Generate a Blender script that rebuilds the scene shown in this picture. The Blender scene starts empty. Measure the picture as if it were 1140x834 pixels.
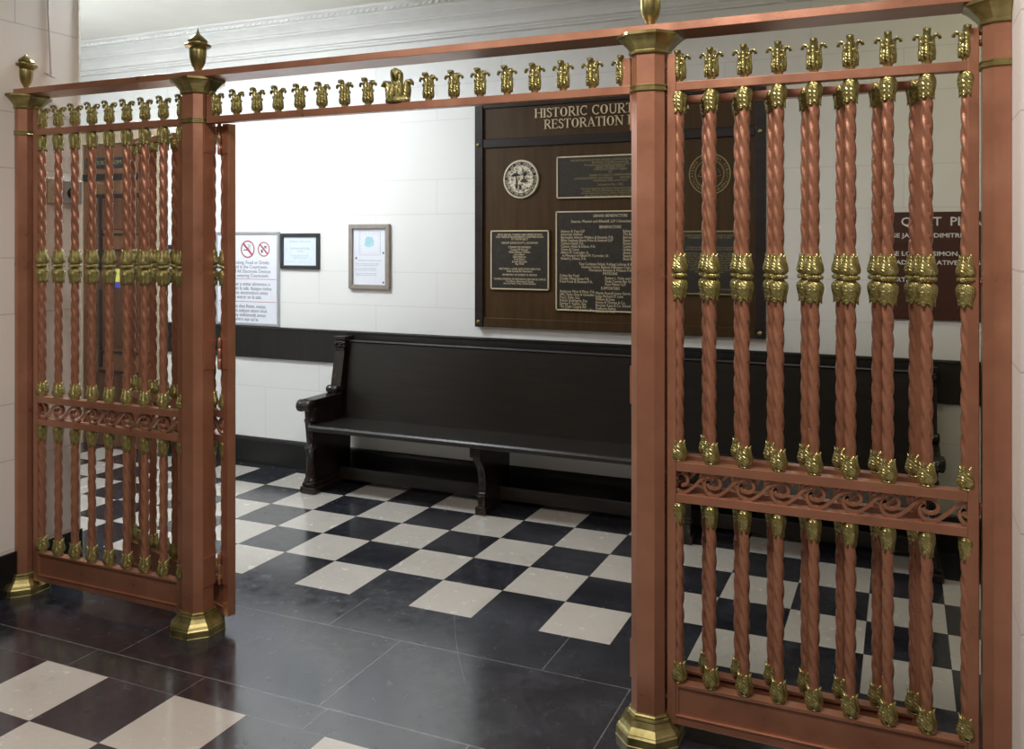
import bpy, math, random
from mathutils import Vector, Matrix
random.seed(7)
S = bpy.context.scene
COL = S.collection
PI = math.pi
H = 1.5767          # camera height
SCR = (.0646, -.5425, 2.744)
T = 0.3048          # floor tile
OX, OY = -2.5805, 3.1710
WY = 4.782          # back wall plane
CZ = 3.085          # ceiling

# ------------------------------------------------------------------ materials
class N:
    """tiny node-expression helper"""
    def __init__(s, name):
        s.m = bpy.data.materials.new(name); s.m.use_nodes = True
        s.nt = s.m.node_tree; s.b = s.nt.nodes['Principled BSDF']
        s.tc = s.nt.nodes.new('ShaderNodeTexCoord')
        s.geo = s.nt.nodes.new('ShaderNodeNewGeometry')
    def link(s, a, b): s.nt.links.new(a, b)
    def math(s, op, a, b=0.0, c=0.0):
        n = s.nt.nodes.new('ShaderNodeMath'); n.operation = op
        for k, v in enumerate((a, b, c)):
            if isinstance(v, (int, float)): n.inputs[k].default_value = v
            else: s.link(v, n.inputs[k])
        return n.outputs[0]
    def sep(s, v):
        n = s.nt.nodes.new('ShaderNodeSeparateXYZ'); s.link(v, n.inputs[0]); return n.outputs
    def noise(s, scale, detail=4, rough=.55, vec=None, stretch=None):
        n = s.nt.nodes.new('ShaderNodeTexNoise')
        n.inputs['Scale'].default_value = scale; n.inputs['Detail'].default_value = detail
        n.inputs['Roughness'].default_value = rough
        v = vec or s.tc.outputs['Object']
        if stretch:
            mp = s.nt.nodes.new('ShaderNodeMapping'); mp.inputs['Scale'].default_value = stretch
            s.link(v, mp.inputs[0]); v = mp.outputs[0]
        s.link(v, n.inputs['Vector']); return n.outputs['Fac']
    def ramp(s, f, stops):
        n = s.nt.nodes.new('ShaderNodeValToRGB'); e = n.color_ramp.elements
        while len(e) < len(stops): e.new(.5)
        for k, (p, c) in enumerate(stops):
            e[k].position = p; e[k].color = (c[0], c[1], c[2], 1) if not isinstance(c, (int, float)) else (c, c, c, 1)
        s.link(f, n.inputs[0]); return n.outputs[0]
    def mix(s, f, a, b):
        n = s.nt.nodes.new('ShaderNodeMix'); n.data_type = 'RGBA'
        for k, v in ((0, f), (6, a), (7, b)):
            if isinstance(v, (int, float)): n.inputs[k].default_value = v
            elif isinstance(v, tuple): n.inputs[k].default_value = (v[0], v[1], v[2], 1)
            else: s.link(v, n.inputs[k])
        return n.outputs[2]
    def bump(s, h, strength=.3, dist=.01):
        n = s.nt.nodes.new('ShaderNodeBump'); n.inputs['Strength'].default_value = strength
        n.inputs['Distance'].default_value = dist
        s.link(h, n.inputs['Height']); s.link(n.outputs[0], s.b.inputs['Normal'])
    def set(s, **k):
        for a, v in k.items():
            i = s.b.inputs[a.replace('_', ' ')]
            if isinstance(v, (int, float)): i.default_value = v
            elif isinstance(v, tuple): i.default_value = (v[0], v[1], v[2], 1)
            else: s.link(v, i)
        return s.m

def simple(name, col, rough=.5, metal=0., var=.12, scale=30, spec=.5):
    n = N(name)
    f = n.noise(scale)
    lo = tuple(c * (1 - var) for c in col); hi = tuple(min(1, c * (1 + var)) for c in col)
    return n.set(Base_Color=n.ramp(f, [(.3, lo), (.7, hi)]), Roughness=rough, Metallic=metal, Specular_IOR_Level=spec)

def mk_copper():
    n = N('copper_paint')
    a = n.noise(9, 5); b = n.noise(260, 3)
    c = n.ramp(a, [(.3, (.34, .145, .082)), (.55, (.40, .175, .100)), (.75, (.45, .210, .128))])
    spk = n.ramp(b, [(.30, 1.), (.36, 0.)])
    c = n.mix(n.math('MULTIPLY', spk, .25), c, (.25, .10, .05))
    n.bump(n.noise(120, 3), .15, .002)
    return n.set(Base_Color=c, Metallic=.45, Roughness=n.ramp(a, [(.3, .27), (.7, .38)]), Coat_Weight=.45, Coat_Roughness=.30)
def mk_gold():
    n = N('gilt_paint')
    a = n.noise(45, 5)
    c = n.ramp(a, [(.3, (.19, .155, .050)), (.5, (.36, .315, .115)), (.72, (.60, .54, .26))])
    w = n.nt.nodes.new('ShaderNodeTexWave'); w.bands_direction = 'DIAGONAL'
    w.inputs['Scale'].default_value = 55; w.inputs['Distortion'].default_value = 6; w.inputs['Detail'].default_value = 2
    n.link(n.tc.outputs['Object'], w.inputs['Vector'])
    n.bump(w.outputs['Fac'], .45, .004)
    return n.set(Base_Color=c, Metallic=.7, Roughness=.3)
def mk_brass():
    n = N('smooth_brass')
    a = n.noise(18, 4)
    c = n.ramp(a, [(.3, (.17, .14, .050)), (.5, (.30, .255, .10)), (.75, (.48, .42, .19))])
    n.bump(n.noise(60, 3), .12, .002)
    return n.set(Base_Color=c, Metallic=.75, Roughness=.3)
def mk_wall(name, col, zs, period, L, xaxis, jt=.3):
    """painted coursed block: joints as shallow dark grooves"""
    n = N(name)
    p = n.sep(n.geo.outputs['Position']); z = p[2]; h = p[0] if xaxis else p[1]
    lines = None; w = .0028
    t = n.math('MODULO', n.math('SUBTRACT', z, zs[0] - period * 10), period)
    for d in (0, zs[1] - zs[0]):
        q = n.math('ABSOLUTE', n.math('SUBTRACT', t, d if d else 0))
        if d == 0: q = n.math('MINIMUM', q, n.math('SUBTRACT', period, t))
        l = n.math('LESS_THAN', q, w)
        lines = l if lines is None else n.math('MAXIMUM', lines, l)
    row = n.math('GREATER_THAN', t, zs[1] - zs[0])
    u = n.math('MODULO', n.math('ADD', n.math('ADD', h, 40 * L), n.math('MULTIPLY', row, L / 2)), L)
    v = n.math('MINIMUM', u, n.math('SUBTRACT', L, u))
    lines = n.math('MAXIMUM', lines, n.math('LESS_THAN', v, w))
    f = n.noise(1.3, 3); g = n.noise(90, 3)
    c = n.ramp(f, [(.3, tuple(x * .95 for x in col)), (.7, col)])
    c = n.mix(n.math('MULTIPLY', lines, jt), c, (.16, .14, .11))
    n.bump(n.math('SUBTRACT', n.math('MULTIPLY', g, .2), lines), .25, .004)
    return n.set(Base_Color=c, Roughness=.5)
def mk_wood(name, c1, c2, rough=.3, scale=3, st=(1, 1, 14), spec=.5):
    n = N(name)
    g = n.noise(scale, 6, .6, stretch=st)
    c = n.ramp(g, [(.3, c1), (.7, c2)])
    n.bump(g, .06, .002)
    return n.set(Base_Color=c, Roughness=rough, Specular_IOR_Level=spec)
def mk_floor():
    n = N('marble_checker_floor')
    p = n.sep(n.geo.outputs['Position'])
    M = n.math
    u = M('DIVIDE', M('SUBTRACT', p[0], OX), T); v = M('DIVIDE', M('SUBTRACT', p[1], OY), T)
    def checker(a, b): return M('LESS_THAN', M('MODULO', M('ADD', M('ADD', M('FLOOR', a), M('FLOOR', b)), 200), 2), .5)
    back = M('MULTIPLY', checker(u, v), M('MULTIPLY', M('GREATER_THAN', v, 0), M('LESS_THAN', v, 5)))
    VF = -3.08
    u2 = M('DIVIDE', M('ADD', u, 1.25), 1.038); v2 = M('SUBTRACT', VF, v)
    front = M('MULTIPLY', checker(u2, v2), M('GREATER_THAN', v2, 0))
    white = M('MAXIMUM', back, front)
    # slab joints in the dark border
    wl = .0045
    def near(a, k, w=wl): return M('LESS_THAN', M('ABSOLUTE', M('SUBTRACT', a, k)), w / T)
    def band(a, lo, hi): return M('MULTIPLY', M('GREATER_THAN', a, lo), M('LESS_THAN', a, hi))
    g = M('MAXIMUM', near(v, -.94, .0022), near(v, -2.63, .0030))
    g = M('MAXIMUM', g, M('MULTIPLY', near(v, VF, .0016), .8))
    def jo(off, per, lo, hi, w=.0022):
        t = M('MODULO', M('ADD', M('SUBTRACT', u, off), per * 20), per)
        t = M('MINIMUM', t, M('SUBTRACT', per, t))
        return M('MULTIPLY', M('LESS_THAN', t, w / T), band(v, lo, hi))
    g = M('MAXIMUM', g, jo(1.33, 3.12, -.94, 0)); g = M('MAXIMUM', g, jo(2.47, 3.09, -2.63, -.94))
    g = M('MAXIMUM', g, jo(.84, 1.76, VF, -2.63))
    # thin dark seam between tiles of the fields
    def seam(a):
        t = M('FRACT', a); return M('LESS_THAN', M('MINIMUM', t, M('SUBTRACT', 1, t)), .0011 / T)
    sm = M('MULTIPLY', M('MAXIMUM', seam(u), seam(v)), band(v, 0, 5))
    sm = M('MAXIMUM', sm, M('MULTIPLY', M('MAXIMUM', seam(u2), seam(v2)), M('GREATER_THAN', v2, 0)))
    # one long curved scratch across the border slabs
    cu = M('ADD', M('ADD', M('MULTIPLY', M('MULTIPLY', v, v), SCR[0]), M('MULTIPLY', v, SCR[1])), SCR[2])
    g = M('MAXIMUM', g, M('MULTIPLY', M('MULTIPLY', M('LESS_THAN', M('ABSOLUTE', M('SUBTRACT', u, cu)), .0014 / T), band(v, -1.5, 0)), .8))
    gp = n.geo.outputs['Position']
    a = n.noise(4.5, 8, .65, vec=gp); b = n.noise(38, 6, .6, vec=gp); cc = n.noise(260, 2, .5, vec=gp)
    # one tone per tile
    wn = n.nt.nodes.new('ShaderNodeTexWhiteNoise'); wn.noise_dimensions = '2D'
    cmb = n.nt.nodes.new('ShaderNodeCombineXYZ'); n.link(M('FLOOR', u), cmb.inputs[0]); n.link(M('FLOOR', v), cmb.inputs[1])
    n.link(cmb.outputs[0], wn.inputs['Vector'])
    mixn = M('ADD', M('MULTIPLY', a, .6), M('MULTIPLY', b, .4))
    dk = n.ramp(mixn, [(.34, (.009, .010, .013)), (.50, (.019, .020, .027)), (.62, (.046, .048, .060))])
    dk = n.mix(M('MULTIPLY', wn.outputs[0], .35), dk, (.030, .031, .040))
    spots = n.ramp(cc, [(.70, 0.), (.76, 1.)])
    dk = n.mix(M('MULTIPLY', spots, .25), dk, (.30, .30, .32))
    wt = n.ramp(mixn, [(.30, (.46, .42, .365)), (.42, (.55, .51, .455)), (.7, (.60, .565, .51))])
    st = n.ramp(n.noise(2.6, 5, .7, vec=gp), [(.60, 0.), (.72, 1.)])
    wt = n.mix(M('MULTIPLY', st, M('MULTIPLY', b, .8)), wt, (.40, .34, .27))
    c = n.mix(white, dk, wt)
    c = n.mix(M('MULTIPLY', sm, .7), c, (.012, .012, .015))
    c = n.mix(M('MULTIPLY', M('MULTIPLY', g, M('SUBTRACT', 1, white)), M('MULTIPLY', b, 1.1)), c, (.24, .235, .23))
    r = n.ramp(n.noise(14, 8, .7, vec=gp), [(.32, .09), (.66, .30)])
    n.bump(n.noise(3, 2, vec=gp), .03, .01)
    return n.set(Base_Color=c, Roughness=r, Specular_IOR_Level=1.0, Coat_Weight=.5, Coat_Roughness=.14, Coat_IOR=1.6)

copper = mk_copper(); gold = mk_gold(); brass = mk_brass()
wallm = mk_wall('painted_block_wall', (.80, .80, .775), (1.147, 1.37), .6, .92, True, .14)
jambm = mk_wall('cream_block_wall', (.84, .79, .73), (.60, .85), .65, 1.3, False)
hallm = simple('hall_wall_paint', (.36, .33, .29), .6, var=.04, scale=2)
ceilm = simple('ceiling_plaster', (.88, .86, .80), .8, var=.03, scale=3)
trimw = simple('white_cornice_paint', (.80, .80, .78), .5, var=.03, scale=8)
blackw = mk_wood('black_stained_wood', (.010, .009, .008), (.020, .018, .015), .35, 3, (14, 1, 1))
blackb = simple('black_baseboard', (.010, .010, .010), .35, var=.3)
peww = mk_wood('dark_walnut_stain', (.010, .008, .006), (.020, .016, .012), .34, 4, (1, 8, 8))
pewc = mk_wood('dark_carved_walnut', (.008, .006, .005), (.026, .017, .012), .25, 8, (4, 4, 1))
boardw = mk_wood('brown_board_wood', (.042, .021, .006), (.070, .037, .012), .5, 2.5, (10, 1, 1), .22)
boarddk = mk_wood('ebonised_frame_wood', (.018, .014, .013), (.034, .026, .023), .42, 3, (1, 1, 9), .22)
plaqm = simple('bronze_plaque_ground', (.040, .036, .030), .4, .3, var=.25, scale=60)
goldl = simple('raised_bronze_lettering', (.70, .60, .40), .4, .2, var=.1, scale=90)
goldd = simple('dull_gilt_line', (.34, .29, .14), .4, .6, var=.2, scale=90)
cream = simple('cream_enamel', (.72, .65, .48), .45, .1, var=.15, scale=70)
bronzef = simple('bronze_snap_frame', (.30, .265, .235), .4, .35, var=.08)
blackf = simple('black_picture_frame', (.025, .028, .030), .35, var=.2)
silverf = simple('silver_sign_frame', (.55, .56, .58), .3, .6, var=.05)
paper = simple('white_paper', (.74, .76, .82), .5, var=.02)
paperb = simple('pale_blue_paper', (.66, .74, .80), .5, var=.05)
ink = simple('grey_ink', (.10, .10, .13), .6)
inkp = simple('pale_grey_ink', (.38, .44, .50), .6)
red = simple('red_ink', (.42, .05, .06), .5)
teal = simple('teal_ink', (.36, .62, .68), .6)
signb = mk_wood('brown_sign_laminate', (.045, .014, .008), (.075, .026, .015), .35, 2, (1, 1, 16))
signl = simple('white_sign_lettering', (.72, .72, .70), .5, var=.02)
doorw = mk_wood('door_wood', (.10, .045, .022), (.18, .085, .045), .35, 3, (8, 1, 1))
doord = simple('door_dark_trim', (.018, .015, .013), .4)
casew = simple('beige_door_casing', (.42, .33, .23), .5, var=.06, scale=6)
greyp = simple('grey_device_plastic', (.36, .36, .35), .4)
tanp = simple('tan_box_paint', (.45, .38, .27), .5)
blackp = simple('black_plastic', (.015, .015, .016), .25)
yell = simple('yellow_sticker', (.75, .72, .15), .5, var=.03)
blue = simple('blue_sticker', (.08, .07, .45), .5, var=.03)
floorm = mk_floor()

# ------------------------------------------------------------------ mesh builder
class MB:
    def __init__(s): s.v = []; s.f = []; s.mi = []; s.sm = []; s.k = 0; s.smooth = False
    def add(s, vs, fs):
        b = len(s.v); s.v += [tuple(p) for p in vs]
        for f in fs: s.f.append(tuple(b + i for i in f)); s.mi.append(s.k); s.sm.append(s.smooth)
    def box(s, x0, x1, y0, y1, z0, z1):
        s.add([(x, y, z) for x in (x0, x1) for y in (y0, y1) for z in (z0, z1)],
              [(0, 1, 3, 2), (4, 6, 7, 5), (0, 4, 5, 1), (2, 3, 7, 6), (0, 2, 6, 4), (1, 5, 7, 3)])
        return s
    def rings(s, R, cap=True, close=True):
        n = len(R[0]); vs = [p for r in R for p in r]; fs = []
        for i in range(len(R) - 1):
            for j in range(n if close else n - 1):
                a = i * n + j; b = i * n + (j + 1) % n
                fs.append((a, b, b + n, a + n))
        if cap: fs.append(tuple(range(n - 1, -1, -1))); fs.append(tuple((len(R) - 1) * n + j for j in range(n)))
        s.add(vs, fs); return s
    def lathe(s, prof, c=(0, 0, 0), n=24, axis='z', cap=True, mod=None):
        R = []
        for r, z in prof:
            ring = []
            for j in range(n):
                a = 2 * PI * j / n; rr = r * (mod(a, z) if mod else 1)
                p = (rr * math.cos(a), rr * math.sin(a), z)
                if axis == 'x': p = (p[2], p[0], p[1])
                if axis == 'y': p = (p[0], -p[2], p[1])
                ring.append((c[0] + p[0], c[1] + p[1], c[2] + p[2]))
            R.append(ring)
        return s.rings(R, cap)
    def tube(s, pts, r, n=8, sx=1, cap=True):
        pts = [Vector(p) for p in pts]; R = []
        up = Vector((0, 1, 0))
        for i, p in enumerate(pts):
            t = (pts[min(i + 1, len(pts) - 1)] - pts[max(i - 1, 0)]).normalized()
            a = t.cross(up)
            if a.length < 1e-4: a = Vector((1, 0, 0))
            a.normalize(); b = a.cross(t).normalized()
            rr = r[i] if isinstance(r, (list, tuple)) else r
            R.append([p + a * rr * math.cos(2 * PI * k / n) + b * rr * sx * math.sin(2 * PI * k / n) for k in range(n)])
        return s.rings(R, cap)
    def ribbon(s, pts, w, d):
        """bar of width w (in the XZ plane) and depth d along Y swept along pts (x,z)"""
        R = []
        for i, p in enumerate(pts):
            a = pts[max(i - 1, 0)]; b = pts[min(i + 1, len(pts) - 1)]
            tx, tz = b[0] - a[0], b[1] - a[1]; l = math.hypot(tx, tz) or 1; nx, nz = -tz / l, tx / l
            ww = (w[i] if isinstance(w, (list, tuple)) else w) / 2
            R.append([(p[0] + nx * ww, -d / 2, p[1] + nz * ww), (p[0] + nx * ww, d / 2, p[1] + nz * ww),
                      (p[0] - nx * ww, d / 2, p[1] - nz * ww), (p[0] - nx * ww, -d / 2, p[1] - nz * ww)])
        return s.rings(R)
    def prism(s, poly, y0, y1):      # polygon in XZ, extruded in Y
        return s.rings([[(x, y0, z) for x, z in poly], [(x, y1, z) for x, z in poly]])
    def xprism(s, poly, x0, x1):     # polygon in YZ, extruded in X
        return s.rings([[(x0, y, z) for y, z in poly], [(x1, y, z) for y, z in poly]])
    def build(s, name, mat, parent=None, loc=(0, 0, 0), bevel=0, rot=0):
        me = bpy.data.meshes.new(name); me.from_pydata(s.v, [], s.f)
        mats = mat if isinstance(mat, (list, tuple)) else [mat]
        for m in mats: me.materials.append(m)
        me.polygons.foreach_set('material_index', s.mi)
        me.polygons.foreach_set('use_smooth', s.sm)
        me.update(); me.validate()
        import bmesh
        bm = bmesh.new(); bm.from_mesh(me); bmesh.ops.recalc_face_normals(bm, faces=bm.faces); bm.to_mesh(me); bm.free()
        o = bpy.data.objects.new(name, me); COL.objects.link(o); o.location = loc; o.rotation_euler[2] = rot
        if parent: o.parent = parent
        if bevel:
            md = o.modifiers.new('bevel', 'BEVEL'); md.width = bevel; md.segments = 2; md.limit_method = 'ANGLE'; md.angle_limit = .6
        return o

def empty(name, loc=(0, 0, 0), rot=0):
    o = bpy.data.objects.new(name, None); COL.objects.link(o); o.location = loc; o.rotation_euler[2] = rot; o.empty_display_size = .1
    return o
def tag(o, label=None, cat=None, group=None, kind=None):
    if label: o['label'] = label
    if cat: o['category'] = cat
    if group: o['group'] = group
    if kind: o['kind'] = kind
    return o
def copy(o, parent, loc=None):
    c = o.copy(); COL.objects.link(c); c.parent = parent
    if loc is not None: c.location = loc
    return c
def copy_tree(o, parent, loc=None):
    c = copy(o, parent, loc)
    for ch in list(o.children): copy_tree(ch, c)
    return c
def text(name, body, size, loc, mat, parent=None, align='CENTER', depth=.001, sx=1., space=1., line=1., bold=0.):
    cu = bpy.data.curves.new(name, 'FONT'); cu.body = body; cu.size = size; cu.align_x = align
    cu.extrude = depth; cu.resolution_u = 2; cu.space_character = space; cu.space_line = line; cu.offset = bold
    t = bpy.data.objects.new(name, cu); COL.objects.link(t)
    bpy.context.view_layer.update()
    me = bpy.data.meshes.new_from_object(t.evaluated_get(bpy.context.evaluated_depsgraph_get()))
    bpy.data.objects.remove(t); bpy.data.curves.remove(cu)
    me.transform(Matrix.Diagonal((sx, 1, 1, 1))); me.transform(Matrix.Rotation(PI / 2, 4, 'X'))
    me.materials.clear(); me.materials.append(mat)
    for p in me.polygons: p.material_index = 0
    o = bpy.data.objects.new(name, me); COL.objects.link(o); o.location = loc
    if parent: o.parent = parent
    return o
def struct(o): return tag(o, kind='structure')

# ------------------------------------------------------------------ room shell
struct(MB().box(-7.0, 3.0, -2.6, WY + .15, -.1, 0).build('floor', floorm))
struct(MB().box(-7.0, 3.0, -2.6, WY + .15, CZ, CZ + .1).build('ceiling', ceilm))
struct(MB().box(-7.0, 3.0, WY, WY + .15, 0, CZ).build('wall_back', wallm))
struct(MB().box(-7.0, -3.66, 2.40, 2.915, 0, CZ).build('wall_left', jambm))
struct(MB().box(.267, 3.0, 2.41, 2.91, 0, CZ).build('wall_right', jambm))
struct(MB().box(-7.1, -7.0, -2.6, WY + .15, 0, CZ).build('wall_far_left', hallm))
struct(MB().box(3.0, 3.1, -2.6, WY + .15, 0, CZ).build('wall_far_right', hallm))
struct(MB().box(-7.0, 3.0, -2.75, -2.6, 0, CZ).build('wall_front', hallm))
# baseboards and chair rail
def baseprof(y, s):     # profile against plane y, projecting by s direction
    return [(y, 0), (y + s * .018, 0), (y + s * .018, .165), (y + s * .012, .182), (y + s * .004, .19), (y, .19)]
struct(MB().xprism(baseprof(WY, -1), -5.07, 3.0).build('baseboard_back', blackb))
b = MB(); b.box(-3.66, -3.645, 2.40, 2.915, 0, .19); b.box(-7, -3.645, 2.915, 2.93, 0, .19); b.box(-7, -3.645, 2.385, 2.40, 0, .19)
struct(b.build('baseboard_left', blackb, bevel=.002))
b = MB(); b.box(.252, .267, 2.72, 2.91, 0, .19); b.box(.252, 3, 2.91, 2.925, 0, .19); b.box(.252, 3, 2.395, 2.41, 0, .19)
struct(b.build('baseboard_right', blackb, bevel=.002))
rp = [(WY, .752), (WY - .018, .752), (WY - .022, .757), (WY - .022, .955), (WY - .026, .958), (WY - .026, .966), (WY - .018, .972), (WY, .972)]
struct(MB().xprism(rp, -5.05, 3.0).build('trim_1', blackw))
# cornice along the back wall
cp = [(WY, 2.866), (WY - .022, 2.866), (WY - .026, 2.872), (WY - .026, 2.880), (WY - .034, 2.884), (WY - .034, 2.894), (WY - .050, 2.900),
      (WY - .052, 2.925), (WY - .062, 2.950), (WY - .078, 2.968), (WY - .095, 2.976), (WY - .095, 2.986), (WY - .105, 2.990),
      (WY - .112, 3.004), (WY - .130, 3.022), (WY - .150, 3.034), (WY - .150, 3.042), (WY - .176, 3.044), (WY - .180, 3.062), (WY - .200, 3.072), (WY - .200, CZ), (WY, CZ)]
struct(MB().xprism(cp, -7.0, 3.0).build('trim_2', trimw))
b = MB()
x = -6.9
while x < 1.6:      # rope moulding of leaning beads
    b.rings([[(x + dx + k, WY - .176 - .012 * w, z) for dx, w in ((0, 0), (.018, 1), (.036, 0))] for z, k in ((3.044, 0), (3.053, .008), (3.062, .016))], True)
    x += .046
struct(b.build('trim_3', trimw))

# wall end (corner) bead of the left jamb
struct(MB().box(-3.668, -3.650, 2.912, 2.922, .19, CZ).build('trim_4', simple('corner_bead_paint', (.80, .76, .68), .5)))

# ------------------------------------------------------------------ ornamental metalwork prototypes
def leafcup(prof, n=6, amp=.07, tip=.008, flare=.004, seg=36, down=False):
    """prof: (r,z) from the closed foot to the open, leaf-tipped rim"""
    m = MB(); m.smooth = True; R = []
    sgn = -1 if down else 1
    L = len(prof)
    for i, (r, z) in enumerate(prof):
        t = i / (L - 1); ring = []
        for j in range(seg):
            a = 2 * PI * j / seg
            c = abs(math.cos(n * a / 2)); k = 1 - amp + amp * 1.6 * c
            if t < .12: k = 1
            e = max(0, (t - .7) / .3)
            lp = c ** 1.5
            rr = r * k + flare * lp * e; zz = z + tip * (lp - .4) * e
            ring.append((rr * math.cos(a), rr * math.sin(a), zz * sgn))
        R.append(ring)
    r, z = prof[-1]
    R.append([(.62 * r * math.cos(2 * PI * j / seg), .62 * r * math.sin(2 * PI * j / seg), (z - .004) * sgn) for j in range(seg)])
    m.rings(R)
    return m
def disc(m, r, z0, z1, n=16, rot=0):
    m.smooth = False
    m.lathe([(r * .86, z0), (r, z0 + (z1 - z0) * .35), (r, z0 + (z1 - z0) * .65), (r * .86, z1)], n=n)
def rod(z0, z1, r=.0170, lobes=3, pitch=.185, plain=.035):
    m = MB(); m.smooth = True; R = []; n = 24; N_ = max(8, int((z1 - z0) / .0075))
    for i in range(N_ + 1):
        z = z0 + (z1 - z0) * i / N_
        e = min(1, max(0, (min(z - z0, z1 - z) - plain) / .03)); e = e * e * (3 - 2 * e)
        ring = []
        for j in range(n):
            a = 2 * PI * j / n
            ph = lobes * (a + 2 * PI * (z - z0) / pitch)
            de = (math.fmod(ph + 40 * PI + PI, 2 * PI) - PI) / lobes
            tre = .42 * math.cos(de) + math.sqrt(.58 ** 2 - (.42 * math.sin(de)) ** 2)
            rr = r * (.88 * (1 - e) + e * tre)
            ring.append((rr * math.cos(a), rr * math.sin(a), z))
        R.append(ring)
    return m.rings(R)

ZT = 2.048; ZB = .882; ZC = 1.468; ZL = .755; ZP = .186
P_TOP = [(.012, 0), (.0185, .004), (.0225, .012), (.0240, .022), (.0232, .034), (.0205, .048), (.0180, .060), (.0170, .068)]
P_MIDU = [(.014, .006), (.0215, .009), (.0270, .015), (.0280, .023), (.0258, .035), (.0218, .047), (.0185, .057), (.0172, .065)]
P_MIDL = [(.014, .010), (.0205, .014), (.0265, .021), (.0280, .031), (.0265, .043), (.0232, .056), (.0205, .067), (.0195, .075)]
P_BOT = [(.012, .004), (.0180, .007), (.0238, .014), (.0258, .023), (.0242, .034), (.0205, .046), (.0172, .056), (.0160, .063)]
P_TUL = [(.012, 0), (.0175, .004), (.0205, .010), (.0218, .020), (.0208, .034), (.0183, .048), (.0162, .060), (.0152, .068)]

def cup_objects():
    d = {}
    m = leafcup(P_TOP, 6, .09, .010, .003, down=True); disc(m, .0175, -.006, .001); d['top'] = m.build('leaf_cup', gold)
    m = leafcup(P_MIDU, 6, .08, .010, .003); m2 = leafcup(P_MIDL, 6, .08, .009, .003, down=True); m.add(m2.v, m2.f)
    disc(m, .0275, -.007, .006, 8); d['mid'] = m.build('leaf_cup', gold)
    m = leafcup(P_BOT, 6, .10, .011, .0035); disc(m, .0195, 0, .006); d['bot'] = m.build('leaf_cup', gold)
    m = leafcup(P_TUL, 6, .09, .012, .001, down=True); disc(m, .0165, -.005, .001); d['tul'] = m.build('leaf_cup', gold)
    m = leafcup(P_BOT, 6, .13, .013, .005); disc(m, .0195, 0, .006); d['pin'] = m.build('leaf_cup', gold)
    return d
CUPS = cup_objects()
UP = rod(ZB + .03 - ZB, ZT - .02 - ZB).build('baluster', copper)      # origin on the mid rail
LO = rod(.03, ZL - ZP - .02).build('baluster', copper)
for key, z in (('bot', 0), ('mid', ZC - ZB), ('top', ZT - ZB)):
    c = CUPS[key]; c.parent = UP; c.location = (0, 0, z)
c = CUPS['pin']; c.parent = LO
c = CUPS['tul']; c.parent = LO; c.location = (0, 0, ZL - ZP)
UP['label'] = 'tall twisted copper baluster with gold leaf cups'; LO['label'] = 'short twisted copper baluster with gold leaf cups'
for k in CUPS.values(): k['label'] = 'gold painted leaf cup'

def leaf_curl(m, ang, w=.016, z0=.012, h=.078, out=.022, r0=.0165, lift=0, thick=.004):
    """acanthus leaf running up a stem and curling outwards at the tip"""
    path = [(r0 * 1.02, z0), (r0 * 1.14, z0 + h * .25), (r0 * 1.04, z0 + h * .55), (r0 * .96, z0 + h * .78), (r0 * 1.05, z0 + h * .88 + lift),
            (r0 + out * .30, z0 + h * .955 + lift), (r0 + out * .65, z0 + h * .97 + lift), (r0 + out * .95, z0 + h * .91 + lift), (r0 + out * 1.08, z0 + h * .80 + lift)]
    ws = [w * .8, w, w, w * 1.0, w * 1.05, w * 1.15, w * 1.05, w * .75, w * .25]
    R = []
    ca, sa = math.cos(ang), math.sin(ang)
    for i, ((r, z), ww) in enumerate(zip(path, ws)):
        a = path[max(i - 1, 0)]; b = path[min(i + 1, len(path) - 1)]
        tr, tz = b[0] - a[0], b[1] - a[1]; l = math.hypot(tr, tz); nr, nz = tz / l, -tr / l
        ring = []
        for s_, t_ in ((-.5, -.3), (-.3, .35), (0, 1), (.3, .35), (.5, -.3), (0, -.6)):
            rr = r + nr * thick * t_; zz = z + nz * thick * t_; side = s_ * ww
            ring.append((rr * ca - side * sa, rr * sa + side * ca, zz))
        R.append(ring)
    m.rings(R)
def finial_mesh():
    m = MB(); m.smooth = True
    m.lathe([(.010, 0), (.012, .004), (.0125, .008), (.0165, .012), (.0190, .020), (.0180, .032), (.0165, .050), (.0158, .068), (.0165, .078), (.008, .080)], n=24,
            mod=lambda a, z: 1 + .05 * math.cos(8 * a))
    for k in range(4):
        leaf_curl(m, k * PI / 2, .019, .012, .074, .0185, .0160, lift=.012 if k in (1, 3) else 0, thick=.0060)
    for k in range(4):
        leaf_curl(m, PI / 4 + k * PI / 2, .014, .012, .050, .004, .0168, thick=.003)
    return m
FIN = finial_mesh().build('leaf_finial', gold); FIN['label'] = 'gold leaf finial with four curled tips'
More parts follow.
